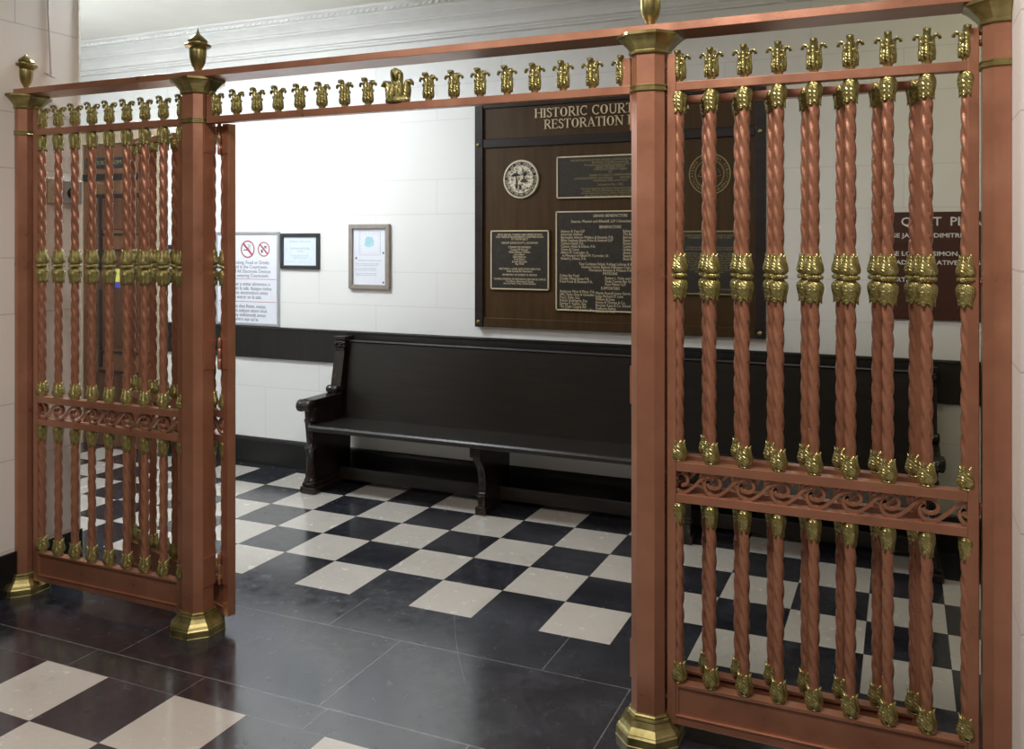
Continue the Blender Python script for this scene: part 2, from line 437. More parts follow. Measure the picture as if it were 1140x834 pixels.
def palmette():
    m = MB(); m.smooth = True
    m.lathe([(.014, 0), (.050, .002), (.054, .010), (.050, .020), (.03, .024)], n=28, mod=lambda a, z: 1 - .45 * abs(math.sin(a)))
    def big(cx, w, h, fwd):
        R = []; n = 18
        for i in range(n + 1):
            t = i / n
            a = t * PI * .72
            z = .006 + h * math.sin(min(a, PI / 2)) * (1 if a < PI / 2 else 1 - .16 * (1 - math.cos((a - PI / 2) * 2.2)))
            y = -.006 - fwd * (.35 * math.sin(t * PI) + t ** 4)
            ww = w * (.70 + .38 * math.sin(t * PI * .85)) * math.sqrt(max(.02, 1 - max(0, (t - .5) / .52) ** 2))
            R.append([(cx + ww * q, y + dy, z - (abs(q) * 2) ** 2 * .030 * t) for q, dy in ((-.5, .010), (-.3, -.004), (-.12, .002), (0, -.007), (.12, .002), (.3, -.004), (.5, .010), (.3, .014), (0, .018), (-.3, .014))])
        m.rings(R)
    big(0, .052, .120, .024)
    def side(s):
        path = [(.022 * s, .006), (.036 * s, .026), (.038 * s, .048), (.038 * s, .064), (.043 * s, .076), (.053 * s, .078), (.060 * s, .070), (.061 * s, .062)]
        ws = [.026, .032, .032, .028, .022, .018, .012, .004]
        R = []
        for i, ((x_, z_), w_) in enumerate(zip(path, ws)):
            a = path[max(i - 1, 0)]; b_ = path[min(i + 1, len(path) - 1)]; tx, tz = b_[0] - a[0], b_[1] - a[1]; l = math.hypot(tx, tz); nx, nz = -tz / l, tx / l
            R.append([(x_ + nx * w_ / 2 * q, y_, z_ + nz * w_ / 2 * q) for q, y_ in ((-1, .006), (-.6, -.010), (0, -.016), (.6, -.010), (1, .006), (0, .012))])
        m.rings(R)
    side(1); side(-1)
    for s in (1, -1):
        m.lathe([(.008, .01), (.012, .03), (.010, .055), (.003, .075)], c=(.018 * s, -.012, 0), n=10)
    return m

def catmull(P, k=5):
    out = []
    Q = [P[0]] + P + [P[-1]]
    for i in range(1, len(Q) - 2):
        for j in range(k):
            t = j / k
            out.append(tuple(.5 * ((2 * Q[i][d]) + (-Q[i - 1][d] + Q[i + 1][d]) * t + (2 * Q[i - 1][d] - 5 * Q[i][d] + 4 * Q[i + 1][d] - Q[i + 2][d]) * t * t
                       + (-Q[i - 1][d] + 3 * Q[i][d] - 3 * Q[i + 1][d] + Q[i + 2][d]) * t ** 3) for d in (0, 1)))
    out.append(P[-1]); return out
WAVE = [(-.006, .011), (-.0165, .009), (-.0235, -.004), (-.0175, -.022), (-.003, -.0325), (.018, -.031), (.044, -.012), (.066, .013), (.0885, .029), (.108, .0305),
        (.1225, .0215), (.1275, .0075), (.1215, -.0055), (.107, -.011), (.0925, -.006), (.0875, .006), (.0940, .0125)]

def panel(root, L, balx, rails_top=(2.048, 2.075), stile_top=2.165, crest=True, st0=.029):
    """a grille bay in local coords, X from 0 to L, centred on y=0"""
    st = .029; rd = .036
    for x0, x1 in ((0, st0), (L - st, L)):
        m = MB(); m.box(x0, x1, -.0175, .0175, .055, stile_top)
        m.build('stile', copper, root, bevel=.0025)
    z0, z1 = rails_top
    MB().box(st, L - st, -rd / 2, rd / 2, z0, z1).build('top_rail', copper, root, bevel=.0015)
    MB().box(st, L - st, -rd / 2, rd / 2, .853, .882).build('middle_rail', copper, root, bevel=.0015)
    MB().box(st, L - st, -rd / 2, rd / 2, .755, .782).build('middle_rail', copper, root, bevel=.0015)
    m = MB()
    m.box(st, L - st, -.012, .012, .07, .180); m.box(st, L - st, -.018, .018, .176, .186)
    m.box(st, L - st, -.018, .018, .058, .084); m.box(st, L - st, -.021, .021, .084, .089)
    m.box(st, st + .008, -.0165, .0165, .089, .176); m.box(L - st - .008, L - st, -.0165, .0165, .089, .176)
    m.build('bottom_panel', copper, root, bevel=.0015)
    # running-wave scroll between the middle rails
    m = MB(); pitch = (balx[-1] - balx[0]) / (len(balx) - 1)
    for k in range(len(balx)):
        cx = balx[k] + .004
        W = [(cx + p[0], .8175 + p[1] * .98) for p in WAVE]
        if k == 0:
            W0 = [(cx - pitch + p[0], .8175 + p[1] * .98) for p in WAVE if cx - pitch + p[0] > st + .004 and (p[0] > 0)]
            if len(W0) > 3: m.ribbon(catmull(W0), .0090, .016)
        if k == len(balx) - 1:
            W = [p for p in W if p[0] < L - st + .001][:8]
            if len(W) < 4: continue
        m.ribbon(catmull(W), .0090, .016)
    m.build('scroll_frieze', copper, root, bevel=.0012)
    for bx in balx:
        copy_tree(UP, root, (bx, 0, ZB)); copy_tree(LO, root, (bx, 0, ZP))
        if crest: copy(FIN, root, (bx, 0, z1))

YC = 2.652
def knob(m, x0, x1, z, r=.010):
    m.smooth = True
    m.lathe([(r * .5, 0), (r, (x1 - x0) * .35), (r, (x1 - x0) * .65), (r * .5, x1 - x0)], c=(x0, YC, z), n=12, axis='x')

# ------------------------------------------------------------------ fixed screen: posts, beam, overhead frieze
scr = empty('ornamental_screen', (-1.707, YC, 0))
tag(scr, 'copper-painted screen frame of four octagonal posts with brass bases under a flat top beam', 'screen')
def at(m): # helper: meshes drawn in world coords, parented to the screen
    m.v = [(x + 1.707, y - YC, z) for x, y, z in m.v]; return m
def octo(hw, hf, z, lo=-9, hi=9):
    P = [(-hf, -hw), (hf, -hw), (hw, -hf), (hw, hf), (hf, hw), (-hf, hw), (-hw, hf), (-hw, -hf)]
    return [(min(max(x, lo), hi), y, z) for x, y in P]
POSTS = [(-3.667, .009, 9), (-2.642, -9, 9), (-.7475, -9, 9), (.253, -9, .0125)]
for px, lo, hi in POSTS:
    def og(L): return [octo(hw, hf, z, lo, hi) for hw, hf, z in L]
    p = MB().rings(og([(.054, .0285, .07), (.054, .0285, 2.18)])).build('post', copper, scr, (px + 1.707, 0, 0))
    MB().rings(og([(.102, .046, 0), (.102, .046, .004), (.100, .045, .006), (.100, .045, .030), (.094, .043, .036), (.096, .044, .038), (.090, .041, .044), (.080, .038, .054),
                   (.072, .035, .066), (.068, .034, .072), (.071, .035, .074), (.068, .034, .079), (.062, .032, .081), (.064, .033, .085), (.060, .031, .089), (.055, .029, .090)])
               ).build('post_base', brass, p)
    MB().rings(og([(.055, .029, 2.048), (.060, .0315, 2.050), (.060, .0315, 2.054), (.0575, .030, 2.057), (.0575, .030, 2.062), (.060, .0315, 2.065), (.060, .0315, 2.068), (.055, .029, 2.070)])
               ).build('collar', brass, p)
    MB().rings(og([(.055, .029, 2.166), (.062, .032, 2.168), (.063, .033, 2.174), (.060, .031, 2.178), (.062, .032, 2.182), (.068, .034, 2.190), (.080, .039, 2.203), (.092, .043, 2.214),
                   (.101, .046, 2.219), (.101, .046, 2.228)])).build('post_cap', brass, p)
    u = MB(); u.smooth = True
    u.lathe([(.020, 2.253), (.018, 2.258), (.0115, 2.262), (.0105, 2.266), (.016, 2.271), (.016, 2.276), (.023, 2.284), (.029, 2.298), (.0325, 2.318), (.0335, 2.345), (.0335, 2.356)], n=24)
    u.smooth = False
    u.lathe([(.030, 2.354), (.050, 2.362), (.053, 2.370), (.049, 2.373), (.036, 2.376), (.036, 2.381), (.040, 2.384), (.036, 2.392), (.024, 2.402), (.012, 2.412), (.005, 2.424), (.001, 2.440)], n=12)
    u.build('urn_finial', brass, p)
at(MB().box(-3.728, .267, 2.592, 2.722, 2.2275, 2.2535)).build('top_beam', copper, scr, bevel=.0015)
fr = at(MB().box(-2.580, -.808, YC - .018, YC + .018, 2.048, 2.075)).build('frieze_rail', copper, scr, bevel=.0015)
for x0 in (-2.580, -.837):
    at(MB().box(x0, x0 + .029, YC - .0175, YC + .0175, 2.049, 2.165)).build('frieze_stile', copper, scr, bevel=.0025)
xs = [-2.5445 + .1034 * i for i in range(8)]
xs += [-3.385 - x for x in xs[::-1]]
for x in xs: copy(FIN, fr, (x + 1.707, 0, 2.075))
pl = palmette().build('palmette', gold, fr, (-1.6925 + 1.707, 0, 2.075)); pl['label'] = 'larger gold palmette at the middle of the frieze rail'
for xa, xb in ((-2.588, -2.579), (-.809, -.801)):
    m = MB(); knob(m, xa, xb, 2.115); at(m).build('spacer_pin', copper, scr)

# ------------------------------------------------------------------ fixed grille bays
gl = empty('grille_panel', (-3.590, YC, 0))
tag(gl, 'fixed copper grille panel with twisted balusters on the left, between wall and second post', 'railing panel', 'fixed grille panels')
panel(gl, .886, [.037 + .1035 * i for i in range(9)])
gr = empty('grille_panel', (-.6885, YC, 0))
tag(gr, 'fixed copper grille panel with twisted balusters on the right, in front of the courtroom sign', 'railing panel', 'fixed grille panels')
panel(gr, .880, [.0345 + .1020 * i for i in range(9)])
for root, xa, xb in ((gl, -.023, .8865), (gr, -.0050, .8800)):
    for z in (2.125, 1.46, .84, .13):
        m = MB(); m.smooth = True
        m.lathe([(.006, 0), (.010, .003), (.010, .006), (.006, .008)], c=(xa if root is gr else -.014, 0, z), n=12, axis='x')
        m.build('spacer_pin', copper, root)
        m = MB(); m.smooth = True
        m.lathe([(.006, 0), (.010, .003), (.010, .006), (.006, .0075)], c=(xb, 0, z), n=12, axis='x')
        m.build('spacer_pin', copper, root)

# ------------------------------------------------------------------ gate leaves, swung open behind the bays
def gate(name, x, y, rot, L, bx, label, st0=.029):
    g = empty(name, (x, y, 0), rot); tag(g, label, 'gate', 'open gate leaves')
    panel(g, L, bx, rails_top=(2.020, 2.046), stile_top=2.050, crest=False, st0=st0)
    return g
def hinge(g, x, y, lx, ly):
    """knuckle at (x,y) local with a plate on the leaf"""
    for z0 in (.18, 1.055, 1.93):
        m = MB(); m.smooth = True
        m.lathe([(.004, -.004), (.0075, 0), (.0075, .038), (.0062, .039), (.0062, .041), (.0075, .042), (.0075, .080), (.0062, .081), (.0062, .083), (.0075, .084), (.0075, .122), (.003, .127)], c=(x, y, z0), n=12)
        h = m.build('hinge', copper, g)
        MB().box(*lx, *ly, z0, z0 + .12).build('hinge_plate', copper, h, bevel=.001)
# left leaf: local +X runs from the hinge to the far end
aL = math.atan2(.267, -.9637)
gL = gate('gate_leaf', -2.5125, 2.7035, aL, .872, [.051 + .098 * i for i in range(9)], 'open copper gate leaf folded back at an angle behind the left grille panel', .038)
hinge(gL, .049, .026, (.001, .036), (.0185, .0215))
gR = gate('gate_leaf', -.822, 2.745, 0, .882, [.032 + .1024 * i for i in range(9)], 'open copper gate leaf folded flat behind the right grille panel')
hinge(gR, .006, -.030, (-.001, .030), (-.0215, -.0185))
for z0 in (.18, 1.055, 1.93):     # plates screwed to the posts
    at(MB().box(-2.588, -2.585, 2.628, 2.690, z0, z0 + .12)).build('hinge_plate', copper, scr, bevel=.001)
    at(MB().box(-.8085, -.8015, 2.628, 2.690, z0, z0 + .12)).build('hinge_plate', copper, scr, bevel=.001)

# remove the loose prototypes
for o in [UP, LO, FIN] + list(CUPS.values()): bpy.data.objects.remove(o)

# ------------------------------------------------------------------ pew
pew = empty('church_pew', (-1.64, 4.5, 0))
tag(pew, 'long dark-stained wooden pew bench with carved scroll ends against the white wall', 'bench')
def pw(m): m.v = [(x + 1.64, y - 4.5, z) for x, y, z in m.v]; return m
XL, XR = -3.455, .155
# seat, back
sp = [(4.285, .405), (4.282, .425), (4.292, .438), (4.66, .422), (4.66, .398), (4.30, .400)]
m = pw(MB().xprism(sp, XL + .07, XR - .07)); m.build('seat', peww, pew, bevel=.003)
bp_ = [(4.640, .415), (4.660, .385), (4.722, .905), (4.722, .920), (4.694, .922), (4.690, .912), (4.697, .905)]
m = pw(MB().xprism(bp_, XL + .07, XR - .07)); m.build('backrest', peww, pew, bevel=.002)
pw(MB().box(XL + .09, XR - .09, 4.585, 4.605, .035, .112)).build('stretcher', peww, pew, bevel=.003)
def pew_end(xo, s):
    """xo = outer face, s=+1 for the left end (body towards +x)"""
    def X(a): return xo + s * a
    e = MB()
    prof = [(4.345, .06), (4.345, .10), (4.36, .17), (4.36, .52), (4.33, .535), (4.33, .565), (4.60, .572), (4.625, .60), (4.665, .935), (4.745, .935), (4.735, .06)]
    q = [(y, z) for y, z in prof]
    e.xprism(q, X(.022), X(.066))
    end = pw(e).build('pew_end', pewc, pew, bevel=.003)
    f = MB(); f.box(min(X(-.018), X(.098)), max(X(-.018), X(.098)), 4.318, 4.765, 0, .045)
    f.box(min(X(-.008), X(.086)), max(X(-.008), X(.086)), 4.325, 4.755, .045, .070)
    pw(f).build('foot', pewc, end, bevel=.010)
    c = MB(); c.smooth = True       # turned column at the front
    cx = X(.044)
    c.lathe([(.040, .062), (.044, .075), (.040, .092), (.033, .10), (.036, .125), (.030, .14), (.031, .15), (.029, .20), (.028, .27), (.037, .275), (.039, .283), (.036, .29), (.024, .30),
             (.028, .36), (.034, .43), (.036, .445), (.041, .45), (.041, .462), (.036, .468), (.038, .50), (.042, .53)], c=(cx, 4.352, 0), n=20, mod=lambda a, z: 1 + (.05 * math.cos(10 * a) if .29 < z < .45 else 0))
    pw(c).build('front_column', pewc, end)
    a = MB()                        # arm with a scroll roll at the front
    a.box(min(X(-.004), X(.088)), max(X(-.004), X(.088)), 4.33, 4.62, .560, .588)
    a.smooth = True
    a.lathe([(.004, -.054), (.022, -.054), (.026, -.050), (.034, -.049), (.038, -.044), (.038, -.020), (.034, -.016), (.034, .016), (.038, .020), (.038, .044), (.034, .049), (.026, .050), (.022, .054), (.004, .054)],
            c=(cx - s * .012, 4.315, .551), n=20, axis='x')
    pw(a).build('armrest', pewc, end, bevel=.003)
    b = MB()                        # back stile with volute and carved capital
    b.rings([[(X(q_), y, z) for q_, y in ((.004, y0), (.080, y0), (.080, y1), (.004, y1))] for y0, y1, z in ((4.600, 4.700, .600), (4.648, 4.735, .855), (4.640, 4.738, .862), (4.640, 4.740, .872))])
    b.rings([[(X(q_), y, z) for q_, y in ((.010 - k, y0), (.078 + k, y0), (.078 + k, 4.742), (.010 - k, 4.742))] for y0, k, z in ((4.652, 0, .872), (4.646, .004, .885), (4.652, 0, .90), (4.646, .004, .912), (4.652, 0, .924), (4.640, .010, .928), (4.640, .010, .948))])
    b.smooth = True
    for k in range(4): b.lathe([(.003, -.012), (.011, -.006), (.011, .006), (.003, .012)], c=(X(.012 + .021 * k), 4.648, .898 + .008 * (k % 2)), n=10, axis='x')
    b.lathe([(.006, -.042), (.020, -.042), (.026, -.034), (.026, -.012), (.022, -.006), (.022, .006), (.026, .012), (.026, .034), (.020, .042), (.006, .042)], c=(X(.036), 4.585, .612), n=18, axis='x')
    pw(b).build('back_stile', pewc, end)
pew_end(XL, 1); pew_end(XR, -1)
def support(x):
    b = MB()
    prof = [(4.30, .400), (4.30, .355), (4.315, .335), (4.345, .300), (4.372, .262), (4.385, .215), (4.392, .165), (4.392, .13), (4.378, .118), (4.372, .10), (4.380, .06), (4.372, .040), (4.372, 0), (4.72, 0), (4.72, .40)]
    b.xprism(prof, x - .0225, x + .0225)
    b.box(x - .034, x + .034, 4.365, 4.44, 0, .045); b.box(x - .030, x + .030, 4.37, 4.42, .108, .122)
    b.box(x - .034, x + .034, 4.298, 4.34, .345, .402)
    pw(b).build('center_support', pewc, pew, bevel=.005)
support(-2.235); support(-1.04)

# ------------------------------------------------------------------ serif raised letters (custom strokes)
def arc(cx, cy, rx, ry, a0, a1, n=14): return [(cx + rx * math.cos(math.radians(a0 + (a1 - a0) * i / n)), cy + ry * math.sin(math.radians(a0 + (a1 - a0) * i / n))) for i in range(n + 1)]
TK, TN = .125, .055
def V(x): return ('v', x)                       # thick stem, full height with serifs
GL = {
 'H': (.78, [('l', [(.13, 0), (.13, 1)], TK), ('l', [(.65, 0), (.65, 1)], TK), ('l', [(.13, .52), (.65, .52)], TN), 's.13', 's.65', 'S.13', 'S.65']),
 'I': (.32, [('l', [(.16, 0), (.16, 1)], TK), 's.16', 'S.16']),
 'S': (.56, [('l', [(.45, .78), (.42, .90), (.32, .975), (.20, .965), (.12, .88), (.11, .76), (.18, .64), (.30, .55), (.42, .44), (.47, .31), (.45, .15), (.36, .05), (.24, .02), (.14, .07), (.09, .22)], .095)]),
 'T': (.66, [('l', [(.33, 0), (.33, 1)], TK), ('l', [(.03, .97), (.63, .97)], TN), ('l', [(.04, .80), (.05, 1)], .05), ('l', [(.62, .80), (.61, 1)], .05), 's.33']),
 'O': (.80, [('o', (.40, .5, .33, .49))]),
 'R': (.72, [('l', [(.14, 0), (.14, 1)], TK), ('l', [(.14, .97)] + arc(.34, .74, .19, .23, 90, -90) + [(.14, .51)], .085), ('l', [(.32, .50), (.64, .02)], .115), 's.14', 'S.11', 's.66']),
 'C': (.72, [('l', arc(.42, .5, .31, .465, 45, 315), .095), ('l', [(.635, .70), (.645, .98)], .045)]),
 'U': (.78, [('l', [(.15, 1), (.15, .32)] + arc(.385, .32, .235, .29, 180, 360) + [(.62, 1)], .09), 'S.15', 'S.62']),
 'M': (.92, [('l', [(.12, 0), (.14, 1)], TN), ('l', [(.16, .98), (.46, .04)], .12), ('l', [(.46, .04), (.76, 1)], TN), ('l', [(.79, 0), (.77, 1)], TK), 's.12', 's.79', 'S.10', 'S.81']),
 'A': (.76, [('l', [(.10, 0), (.37, 1)], TN), ('l', [(.36, 1), (.65, 0)], .12), ('l', [(.19, .34), (.55, .34)], TN), 's.10', 's.65']),
 'N': (.80, [('l', [(.13, 0), (.13, .98)], TN), ('l', [(.10, 1), (.66, .02)], .12), ('l', [(.66, 0), (.66, 1)], TN), 's.13', 'S.08', 'S.66']),
 'P': (.62, [('l', [(.14, 0), (.14, 1)], TK), ('l', [(.14, .97)] + arc(.34, .72, .19, .25, 90, -90) + [(.14, .47)], .085), 's.14', 'S.11']),
 'J': (.42, [('l', [(.26, 1), (.26, .12), (.20, -.06), (.08, -.10)], .11), 'S.26']),
 'E': (.64, [('l', [(.14, 0), (.14, 1)], TK), ('l', [(.14, .97), (.54, .97)], TN), ('l', [(.14, .52), (.44, .52)], TN), ('l', [(.14, .03), (.56, .03)], TN), ('l', [(.54, .80), (.54, 1)], .05), ('l', [(.57, 0), (.58, .22)], .05), ('l', [(.44, .42), (.44, .62)], .045), 's.11', 'S.11']),
 '-': (.36, [('l', [(.05, .40), (.31, .40)], .10)]),
 '1': (.40, [('l', [(.21, 0), (.21, 1)], .12), ('l', [(.06, .84), (.22, .98)], .06), 's.21']),
 ' ': (.36, [])}
def serif_text(m, s, x0, z0, h, y, d, cx=None, sx=1.0):
    W = sum(GL[c][0] for c in s) * h * sx
    if cx is not None: x0 = cx - W / 2
    for c in s:
        w, st = GL[c]
        for q in st:
            if isinstance(q, str):
                xx = float(q[1:]); z_ = 0 if q[0] == 's' else 1 - .05
                a, b_ = xx - .14, xx + .14
                m.box(x0 + a * h * sx, x0 + b_ * h * sx, y - d, y, z0 + z_ * h, z0 + (z_ + .05) * h)
            elif q[0] == 'o':
                cx_, cy, rx, ry = q[1]; n = 24; R = []
                for i in range(n + 1):
                    a = 2 * PI * i / n; ca, sa = math.cos(a), math.sin(a); ti = .115 * abs(ca) + .05
                    o = (cx_ + rx * ca, cy + ry * sa); k = (cx_ + (rx - ti) * ca, cy + (ry - .055) * sa)
                    R.append([(x0 + p[0] * h * sx, yy, z0 + p[1] * h) for p, yy in ((o, y), (o, y - d), (k, y - d), (k, y))])
                m.rings(R, False)
            else:
                P, t = q[1], q[2]; R = []
                for i, p in enumerate(P):
                    a = P[max(i - 1, 0)]; b_ = P[min(i + 1, len(P) - 1)]; tx, tz = b_[0] - a[0], b_[1] - a[1]; l = math.hypot(tx, tz); nx, nz = -tz / l * t / 2, tx / l * t / 2
                    R.append([(x0 + (p[0] + nx) * h * sx, y, z0 + (p[1] + nz) * h), (x0 + (p[0] + nx) * h * sx, y - d, z0 + (p[1] + nz) * h),
                              (x0 + (p[0] - nx) * h * sx, y - d, z0 + (p[1] - nz) * h), (x0 + (p[0] - nx) * h * sx, y, z0 + (p[1] - nz) * h)])
                m.rings(R)
        x0 += w * h * sx

# ------------------------------------------------------------------ memorial board
bd = empty('memorial_board', (-1.578, WY, 1.04))
tag(bd, 'large dark brown wooden memorial board headed HISTORIC COURTROOM with bronze plaques and two round seals', 'wall board')
BX0, BX1 = -2.463, -.692
def wb(m): m.v = [(x + 1.578, y - WY, z - 1.04) for x, y, z in m.v]; return m
BY = WY - .028
wb(MB().box(BX0 + .02, BX1 - .02, BY, WY, 1.045, 2.425)).build('board', boardw, bd)
for x0 in (BX0, BX1 - .055):
    wb(MB().box(x0, x0 + .055, WY - .045, WY, 1.04, 2.43)).build('side_stile', boarddk, bd, bevel=.003)
wb(MB().box(BX0 + .055, BX1 - .055, WY - .040, BY, 2.150, 2.205)).build('cross_rail', boarddk, bd, bevel=.004)
wb(MB().box(BX0 + .055, BX1 - .055, WY - .038, BY, 1.042, 1.100)).build('bottom_rail', boardw, bd, bevel=.004)
wb(MB().box(BX0 + .055, BX1 - .055, WY - .040, BY, 2.395, 2.43)).build('top_rail', boarddk, bd, bevel=.004)
for x in (BX0 + .026, BX1 - .028):
    for z in (2.172, 1.072):
        m = MB(); m.smooth = True; m.lathe([(.013, 0), (.013, .003), (.009, .006), (.002, .007)], c=(x, WY - .045, z), n=14, axis='y')
        wb(m).build('bolt_cap', brass, bd)
m = MB()
serif_text(m, 'HISTORIC COURTROOM 1-1', -2.062, 2.320, .056, BY, .005, sx=1.247)
serif_text(m, 'RESTORATION PROJECT', -2.000, 2.250, .056, BY, .005, sx=1.205)
wb(m).build('title_lettering', goldl, bd)
def plaque(x0, x1, z0, z1, lines, name='plaque', y=BY, lm=goldl, edge=goldl):
    p = wb(MB().box(x0, x1, y - .010, y, z0, z1)).build('plaque', plaqm, bd)
    m = MB(); e = .0075
    for a in ((x0, x1, z0, z0 + e), (x0, x1, z1 - e, z1), (x0, x0 + e, z0, z1), (x1 - e, x1, z0, z1)): m.box(a[0], a[1], y - .015, y - .009, a[2], a[3])
    wb(m).build('plaque_rim', edge, p)
    for k, (body, size, x, z, al) in enumerate(lines):
        text('plaque_lettering', body, size, (x + 1.578, y - .010 - WY, z - 1.04), lm, p, al, .0012, line=.80, sx=.84)
    return p
plaque(-1.914, -1.242, 1.828, 2.078, [
 ('THE RESTORATION OF THIS HISTORIC COURTROOM WAS MADE POSSIBLE\nBy Members of the Bench and the Bar\nThe Courthouse Centennial Committee of the County\nUNDER THE DIRECTION OF\nCHIEF JUDGE JOSEPH P. FARINA\nand', .0175, -1.578, 2.045, 'CENTER'),
 ('BOARD OF COUNTY COMMISSIONERS', .0175, -1.578, 1.955, 'CENTER'),
 ('HONORABLE MAYOR ALEX PENELAS          HISTORIC COURTHOUSE\nAdministrative Office of the Courts', .0175, -1.578, 1.938, 'CENTER'),
 ('Dedicated on May 1, 2002', .0175, -1.578, 1.900, 'CENTER'),
 ('The Grant Award for this Historic Preservation Project by the\nDivision of Historical Resources of the State Department\nFlorida Department of State, Division of Historical Resources\nassisted by the Historic Preservation Advisory Council', .0170, -1.578, 1.878, 'CENTER')], lm=goldd)
L1 = 'Adorno & Yoss LLP\nAmerican Airlines\nBermudez Adorno Wallace & Resnick, P.A.\nBilzin Sumberg Baena Price & Axelrod LLP\nCarlton Fields, P.A.\nColson, Hicks & Eidson, P.A.\nCrane & Crane\nAlbert M. Corredor, Jr.\n  in Memory of Albert M. Corredor, Sr.\nRobert J. Dixon, P.A.'
R1 = 'Robert H.\nThe Bar\nBermudez\nBaena Price\nRichman P.\nCarlton F.\nHolland K.\nShutts and\nStearns W.\nSteel & Co.'
plaque(-1.920, -1.236, 1.160, 1.752, [
 ('GRAND BENEFACTORS', .024, -1.578, 1.715, 'CENTER'),
 ('Stearns, Weaver and Alhadeff, LLP / Greenberg, Traurig, P.A.', .0235, -1.578, 1.683, 'CENTER'),
 ('BENEFACTORS', .024, -1.578, 1.649, 'CENTER'),
 (L1, .0225, -1.888, 1.625, 'LEFT'), (R1, .0225, -1.500, 1.625, 'LEFT'),
 ('Tew Cardenas Rebak, Kellogg Lehman & Bronstein\nHoward Varian Balanza Francisco Cruz & Ross\nThompson Bennett & Watson P.A.', .0225, -1.578, 1.432, 'CENTER'),
 ('PATRONS', .024, -1.578, 1.376, 'CENTER'),
 ('Cuban Bar Fund\nDouble Wing Stone P.A.\nFried Frank & Shulman P.A.', .0225, -1.895, 1.362, 'LEFT'), ('Robert L. Parks and Co.\nDade County Bar Group\nRuss Palmer LLP', .0225, -1.610, 1.350, 'LEFT'),
 ('SUPPORTERS', .024, -1.578, 1.290, 'CENTER'),
 ('Anderson Moss & Moss, P.A.\nABC Parks Gray & Gonzalez\nPaul J. Daily, Esq.\nRobert Rodriguez, Esq.\nStanley P. Kaplan, Esq.\nThe Dade County Bar\n  and Howard R. Levine, Esq.', .0225, -1.895, 1.268, 'LEFT'),
 ('Martin Russell Lyons Garcia\nJudge Richard D. Lane\nWilliam & Sons\nKenny & Thomas & Co.\nBrenner Kane & Co. School Inc.\nPodhurst Ashley\nStevens & Wolf', .0225, -1.668, 1.262, 'LEFT')])
plaque(-2.354, -1.964, 1.277, 1.640, [
 ('WITH SPECIAL THANKS AND APPRECIATION\nFOR THEIR EXTRAORDINARY CONTRIBUTIONS\nTO THE PROJECT', .0175, -2.159, 1.607, 'CENTER'),
 ('CIRCUIT JUDGE SCOTT J. SILVERMAN', .0175, -2.159, 1.557, 'CENTER'),
 ('COMMITTEE MEMBERS\nCounty M. Manager\nFinley Buckner Graham\nJerry Baker\nRuth Mathews\nFred Palmer\nJoseph Burnside\nRay Wolf', .0180, -2.159, 1.530, 'CENTER'),
 ('MATTHEW J. LEWIS, EXECUTIVE DIRECTOR\nDade County Bar Association', .0170, -2.159, 1.398, 'CENTER'),
 ('IN MEMORY OF ROBERT M. MARTIN', .0170, -2.159, 1.362, 'CENTER'),
 ('FLORIDA DIVISION OF HISTORICAL RESOURCES OFFICE\nCity Works, Planning and Zoning\nArts and Music Trust, Central Division', .0165, -2.159, 1.336, 'CENTER')])
plaque(-1.192, -.802, 1.275, 1.632, [
 ('ELEVENTH JUDICIAL CIRCUIT HISTORICAL SOCIETY\nFOUNDERS AND FRIENDS OF THE COURT', .0150, -.997, 1.600, 'CENTER'),
 ('a Courthouse that speaks of the history of our county\nand of the men and women who served in it with honor', .0145, -.997, 1.535, 'CENTER'),
 ('Adams, Barker, Carter, Diaz, Evans, Fuller, Garcia\nHarris, Irwin, Jones, Keller, Lopez, Martin, Nelson\nOrtega, Parker, Quinn, Rivera, Suarez, Thomas\nUnger, Vargas, Wilson, Young, Zamora and others\nwhose gifts of time and labor kept this room\nas it was built, for the people of the county\nPresented by the members of the bar\nof the judicial circuit in and for the county\nwith the thanks of the citizens', .0160, -.997, 1.500, 'CENTER'),
 ('AWARDED WITH ESTEEM', .0155, -.930, 1.300, 'CENTER')], lm=goldd, edge=goldd)
m = MB(); m.smooth = True
m.tube([(-1.005 + .012 * math.cos(a), BY - .012, 1.572 + .012 * math.sin(a)) for a in [PI * .9 - k * PI / 6 for k in range(9)]], .003, 6)
wb(m).build('plaque_emblem', goldd, bd)
def ring_text(m_parent, s, cx, cz, r, size, a_mid, step, mat, y, flip=False):
    n = len(s); out = []
    for k, ch in enumerate(s):
        if ch == ' ': continue
        off = (k - (n - 1) / 2) * step
        a = a_mid - off if not flip else a_mid + off
        cu = bpy.data.curves.new('c', 'FONT'); cu.body = ch; cu.size = size; cu.align_x = 'CENTER'; cu.align_y = 'CENTER'; cu.extrude = .001; cu.resolution_u = 1
        t = bpy.data.objects.new('c', cu); COL.objects.link(t); bpy.context.view_layer.update()
        me = bpy.data.meshes.new_from_object(t.evaluated_get(bpy.context.evaluated_depsgraph_get()))
        bpy.data.objects.remove(t)
        rot = math.radians(a) - PI / 2 + (PI if flip else 0)
        me.transform(Matrix.Rotation(rot, 4, 'Z'))
        me.transform(Matrix.Translation((r * math.cos(math.radians(a)), r * math.sin(math.radians(a)), 0)))
        me.transform(Matrix.Rotation(PI / 2, 4, 'X')); me.transform(Matrix.Translation((cx, y, cz)))
        out.append(([tuple(v.co) for v in me.vertices], [tuple(p.vertices) for p in me.polygons])); bpy.data.meshes.remove(me)
    mm = MB()
    for v, f in out: mm.add(v, f)
    wb(mm).build('seal_lettering', mat, m_parent)
